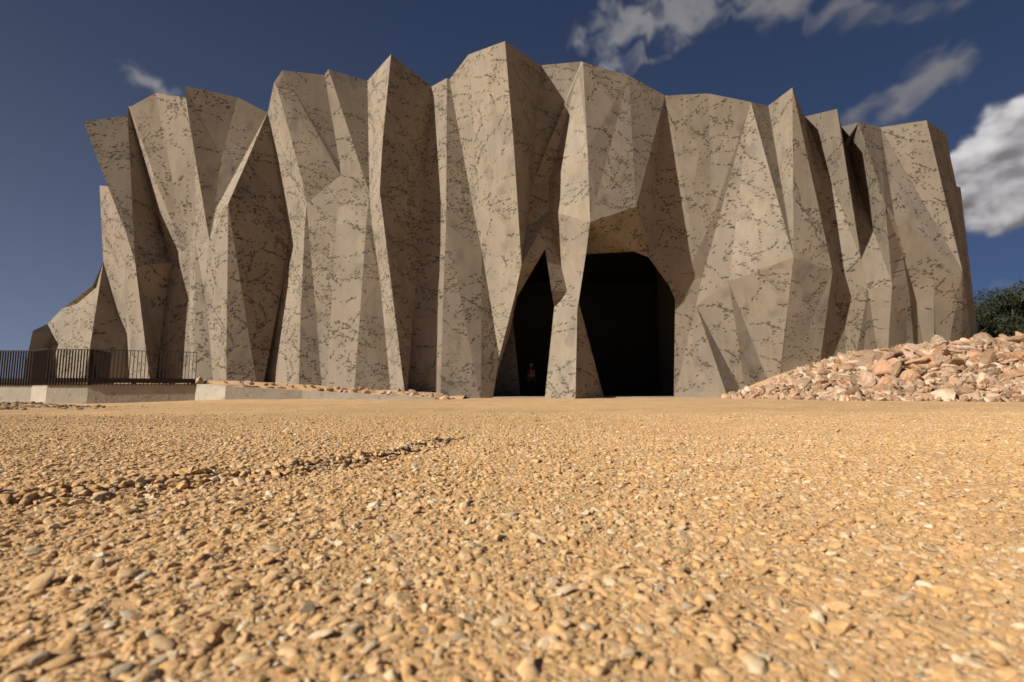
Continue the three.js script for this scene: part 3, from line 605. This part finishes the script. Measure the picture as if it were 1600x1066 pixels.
// ------------------------------------------------------------------ trees beyond the right end
{
  const leafMat = new THREE.MeshStandardMaterial({ color: lin(0.022, 0.028, 0.011), roughness: 0.8, side: THREE.DoubleSide, vertexColors: true });
  const bark = new THREE.MeshStandardMaterial({ color: lin(0.09, 0.07, 0.05), roughness: 0.95 });
  const makeTree = (seed, h, w) => {
    const rnd = mulberry(seed), pos = [], col = [], nrm = [], A = new THREE.Vector3(), B = new THREE.Vector3(), N = new THREE.Vector3();
    const clumps = []; for (let i = 0; i < 46; i++) { const a = rnd() * 6.283, t = Math.pow(rnd(), 0.7), y = mix(0.22, 0.97, rnd()), rad = w * Math.sqrt(Math.max(0.02, 1 - Math.pow((y - 0.5) / 0.52, 2))) * t; clumps.push([Math.cos(a) * rad, y * h, Math.sin(a) * rad, mix(0.6, 1.5, rnd()) * w * 0.28]); }
    for (const [cx, cy, cz, r] of clumps) for (let i = 0; i < 330; i++) {
      const u = rnd() * 2 - 1, a = rnd() * 6.283, q = Math.sqrt(1 - u * u), rr = r * Math.cbrt(rnd()) * mix(0.8, 1.15, rnd()), x = cx + q * Math.cos(a) * rr, y = cy + u * rr * 0.7, z = cz + q * Math.sin(a) * rr, s = mix(0.07, 0.16, rnd());
      A.set(rnd() - 0.5, rnd() - 0.5, rnd() - 0.5).normalize(); B.set(rnd() - 0.5, rnd() - 0.5, rnd() - 0.5).cross(A).normalize(); N.crossVectors(A, B).normalize(); const t = mix(0.6, 1.25, rnd());
      for (const [p, k] of [[1, 0], [-0.5, 0.6], [-0.5, -0.6]]) { pos.push(x + (A.x * p + B.x * k) * s, y + (A.y * p + B.y * k) * s, z + (A.z * p + B.z * k) * s); col.push(t, t, t * 0.9); nrm.push(N.x, N.y, N.z); }
    }
    const g = new THREE.BufferGeometry(); g.setAttribute('position', new THREE.Float32BufferAttribute(pos, 3)); g.setAttribute('normal', new THREE.Float32BufferAttribute(nrm, 3)); g.setAttribute('color', new THREE.Float32BufferAttribute(col, 3));
    const limbs = [new THREE.CylinderGeometry(0.1, 0.24, h * 0.6, 8).translate(0, h * 0.3, 0)];
    for (const [cx, cy, cz] of clumps.slice(0, 14)) { const c = new THREE.CatmullRomCurve3([new THREE.Vector3(0, Math.min(cy * 0.55, h * 0.55), 0), new THREE.Vector3(cx * 0.5, cy * 0.75, cz * 0.5), new THREE.Vector3(cx, cy, cz)]); limbs.push(new THREE.TubeGeometry(c, 6, 0.06, 5)); }
    return [g, mergeGeometries(limbs.map((l) => l.toNonIndexed()))];
  };
  const kinds = [makeTree(71, 9.6, 3.4), makeTree(72, 8.2, 3.8)];
  const spots = [[45.2, -43.5, 0.93, 0, 'dense dark green tree at far right, beside the end of the building'], [49.5, -44.5, 1.06, 1, 'tallest dark tree at the right edge of the picture'], [51.5, -40.5, 0.98, 0, 'dark tree half outside the right edge, nearest of the row'], [55, -46, 1.1, 1, 'dark tree at the back of the row, cut by the right edge'], [47.2, -47, 0.9, 1, 'dark low tree behind the others at far right']];
  for (const [x, z, s, k, label] of spots) {
    const t = thing('tree', label, 'tree', 'trees beyond the building'); t.position.set(x, -0.1, z); t.scale.setScalar(s * 1.12); t.rotation.y = x;
    part('crown', kinds[k][0], leafMat, t); part('trunk', kinds[k][1], bark, t);
  }
}

// ------------------------------------------------------------------ the worker in the small opening
{
  const bones = [[[0, 1.0, 0], [0, 1.35, 0.01], 0.15, 0.165], [[-0.12, 1.4, 0], [0.12, 1.4, 0], 0.085, 0.085], [[0, 1.42, 0], [0, 1.56, 0.02], 0.06, 0.055], [[0, 1.63, 0.02], [0, 1.68, 0.02], 0.088, 0.092], [[0, 1.59, 0.06], [0, 1.6, 0.07], 0.05, 0.05]];
  for (const s of [-1, 1]) bones.push([[s * 0.19, 1.4, 0], [s * 0.25, 1.12, -0.02], 0.06, 0.048], [[s * 0.25, 1.12, -0.02], [s * 0.24, 0.88, 0.09], 0.046, 0.034], [[s * 0.24, 0.88, 0.09], [s * 0.235, 0.8, 0.12], 0.04, 0.032], [[s * 0.09, 0.98, 0], [s * 0.11, 0.52, 0.02], 0.095, 0.062], [[s * 0.11, 0.52, 0.02], [s * 0.115, 0.1, -0.02], 0.06, 0.045], [[s * 0.115, 0.06, -0.03], [s * 0.13, 0.045, 0.16], 0.05, 0.04]);
  for (const s of [-1, 1]) for (let f = 0; f < 5; f++) bones.push([[s * 0.24, 0.8, 0.1 + f * 0.012], [s * (f ? 0.235 : 0.2), f ? 0.72 + Math.abs(f - 2.5) * 0.008 : 0.77, 0.1 + f * 0.02], 0.013, 0.011]);
  const capsule = (p, [a, b, r0, r1]) => { const ab = [b[0] - a[0], b[1] - a[1], b[2] - a[2]], ap = [p[0] - a[0], p[1] - a[1], p[2] - a[2]], t = clamp((ap[0] * ab[0] + ap[1] * ab[1] + ap[2] * ab[2]) / (ab[0] ** 2 + ab[1] ** 2 + ab[2] ** 2)); return Math.hypot(ap[0] - ab[0] * t, ap[1] - ab[1] * t, ap[2] - ab[2] * t) - mix(r0, r1, t); };
  const mesh = (bs, res, k, cx, cy, half) => {
    const mc = new MarchingCubes(res, new THREE.MeshStandardMaterial(), false, false, 60000); mc.isolation = 0;
    for (let z = 0; z < res; z++) for (let y = 0; y < res; y++) for (let x = 0; x < res; x++) {
      const p = [cx + (x - res / 2) / (res / 2) * half, cy + (y - res / 2) / (res / 2) * half, (z - res / 2) / (res / 2) * half]; let e = 0;
      for (const b of bs) e += Math.exp(-capsule(p, b) / k); mc.field[x + y * res + z * res * res] = k * Math.log(e + 1e-30);
    }
    mc.update(); const g = new THREE.BufferGeometry(), n = mc.count, pa = new Float32Array(mc.positionArray.subarray(0, n * 3)), na = new Float32Array(mc.normalArray.subarray(0, n * 3));
    for (let i = 0; i < n; i++) { pa[3 * i] = pa[3 * i] * half + cx; pa[3 * i + 1] = pa[3 * i + 1] * half + cy; pa[3 * i + 2] *= half; }
    g.setAttribute('position', new THREE.BufferAttribute(pa, 3)); g.setAttribute('normal', new THREE.BufferAttribute(na, 3)); return g;
  };
  const w = thing('person', 'person in a red vest and white helmet standing inside the small opening', 'person');
  w.position.set(1.09, 0.02, -28); w.rotation.y = 0.5;
  const body = mesh(bones, 96, 0.012, 0, 0.9, 0.98), c = [], q = body.attributes.position;
  for (let i = 0; i < q.count; i++) { const y = q.getY(i); c.push(...(y < 0.11 ? [0.02, 0.02, 0.02] : y > 1.5 || (y < 0.9 && Math.abs(q.getX(i)) > 0.18) ? [0.4, 0.25, 0.18] : y < 1.0 ? [0.05, 0.06, 0.09] : [0.1, 0.1, 0.12])); }
  body.setAttribute('color', new THREE.Float32BufferAttribute(c, 3));
  part('body', body, new THREE.MeshStandardMaterial({ vertexColors: true, roughness: 0.8 }), w);
  const vest = new THREE.LatheGeometry([[0.165, 0.93], [0.175, 1.05], [0.19, 1.25], [0.2, 1.38], [0.14, 1.47], [0.085, 1.5]].map(([x, y]) => new THREE.Vector2(x, y)), 24); vest.scale(1.12, 1, 0.95);
  part('vest', vest, new THREE.MeshStandardMaterial({ color: lin(0.75, 0.02, 0.025), roughness: 0.6, side: THREE.DoubleSide }), w);
  const band = new THREE.MeshStandardMaterial({ color: lin(0.8, 0.8, 0.8), roughness: 0.4 });
  const belt = new THREE.CylinderGeometry(0.196, 0.186, 0.06, 24, 1, true); belt.scale(1.12, 1, 0.95); belt.translate(0, 1.1, 0); part('reflective_band', belt, band, w);
  for (const s of [-1, 1]) { const b = new THREE.BoxGeometry(0.05, 0.34, 0.012); b.rotateX(-0.06); b.translate(s * 0.09, 1.28, 0.185); part('reflective_band', b, band, w); }
  const helmet = new THREE.LatheGeometry([[0, 1.83], [0.05, 1.822], [0.09, 1.79], [0.112, 1.74], [0.115, 1.7], [0.14, 1.695], [0.138, 1.688], [0.11, 1.69]].map(([x, y]) => new THREE.Vector2(x, y)), 24); helmet.translate(0, 0, 0.02);
  part('helmet', helmet, new THREE.MeshStandardMaterial({ color: lin(0.75, 0.75, 0.72), roughness: 0.4, side: THREE.DoubleSide }), w);
}
renderer.render(scene, camera);
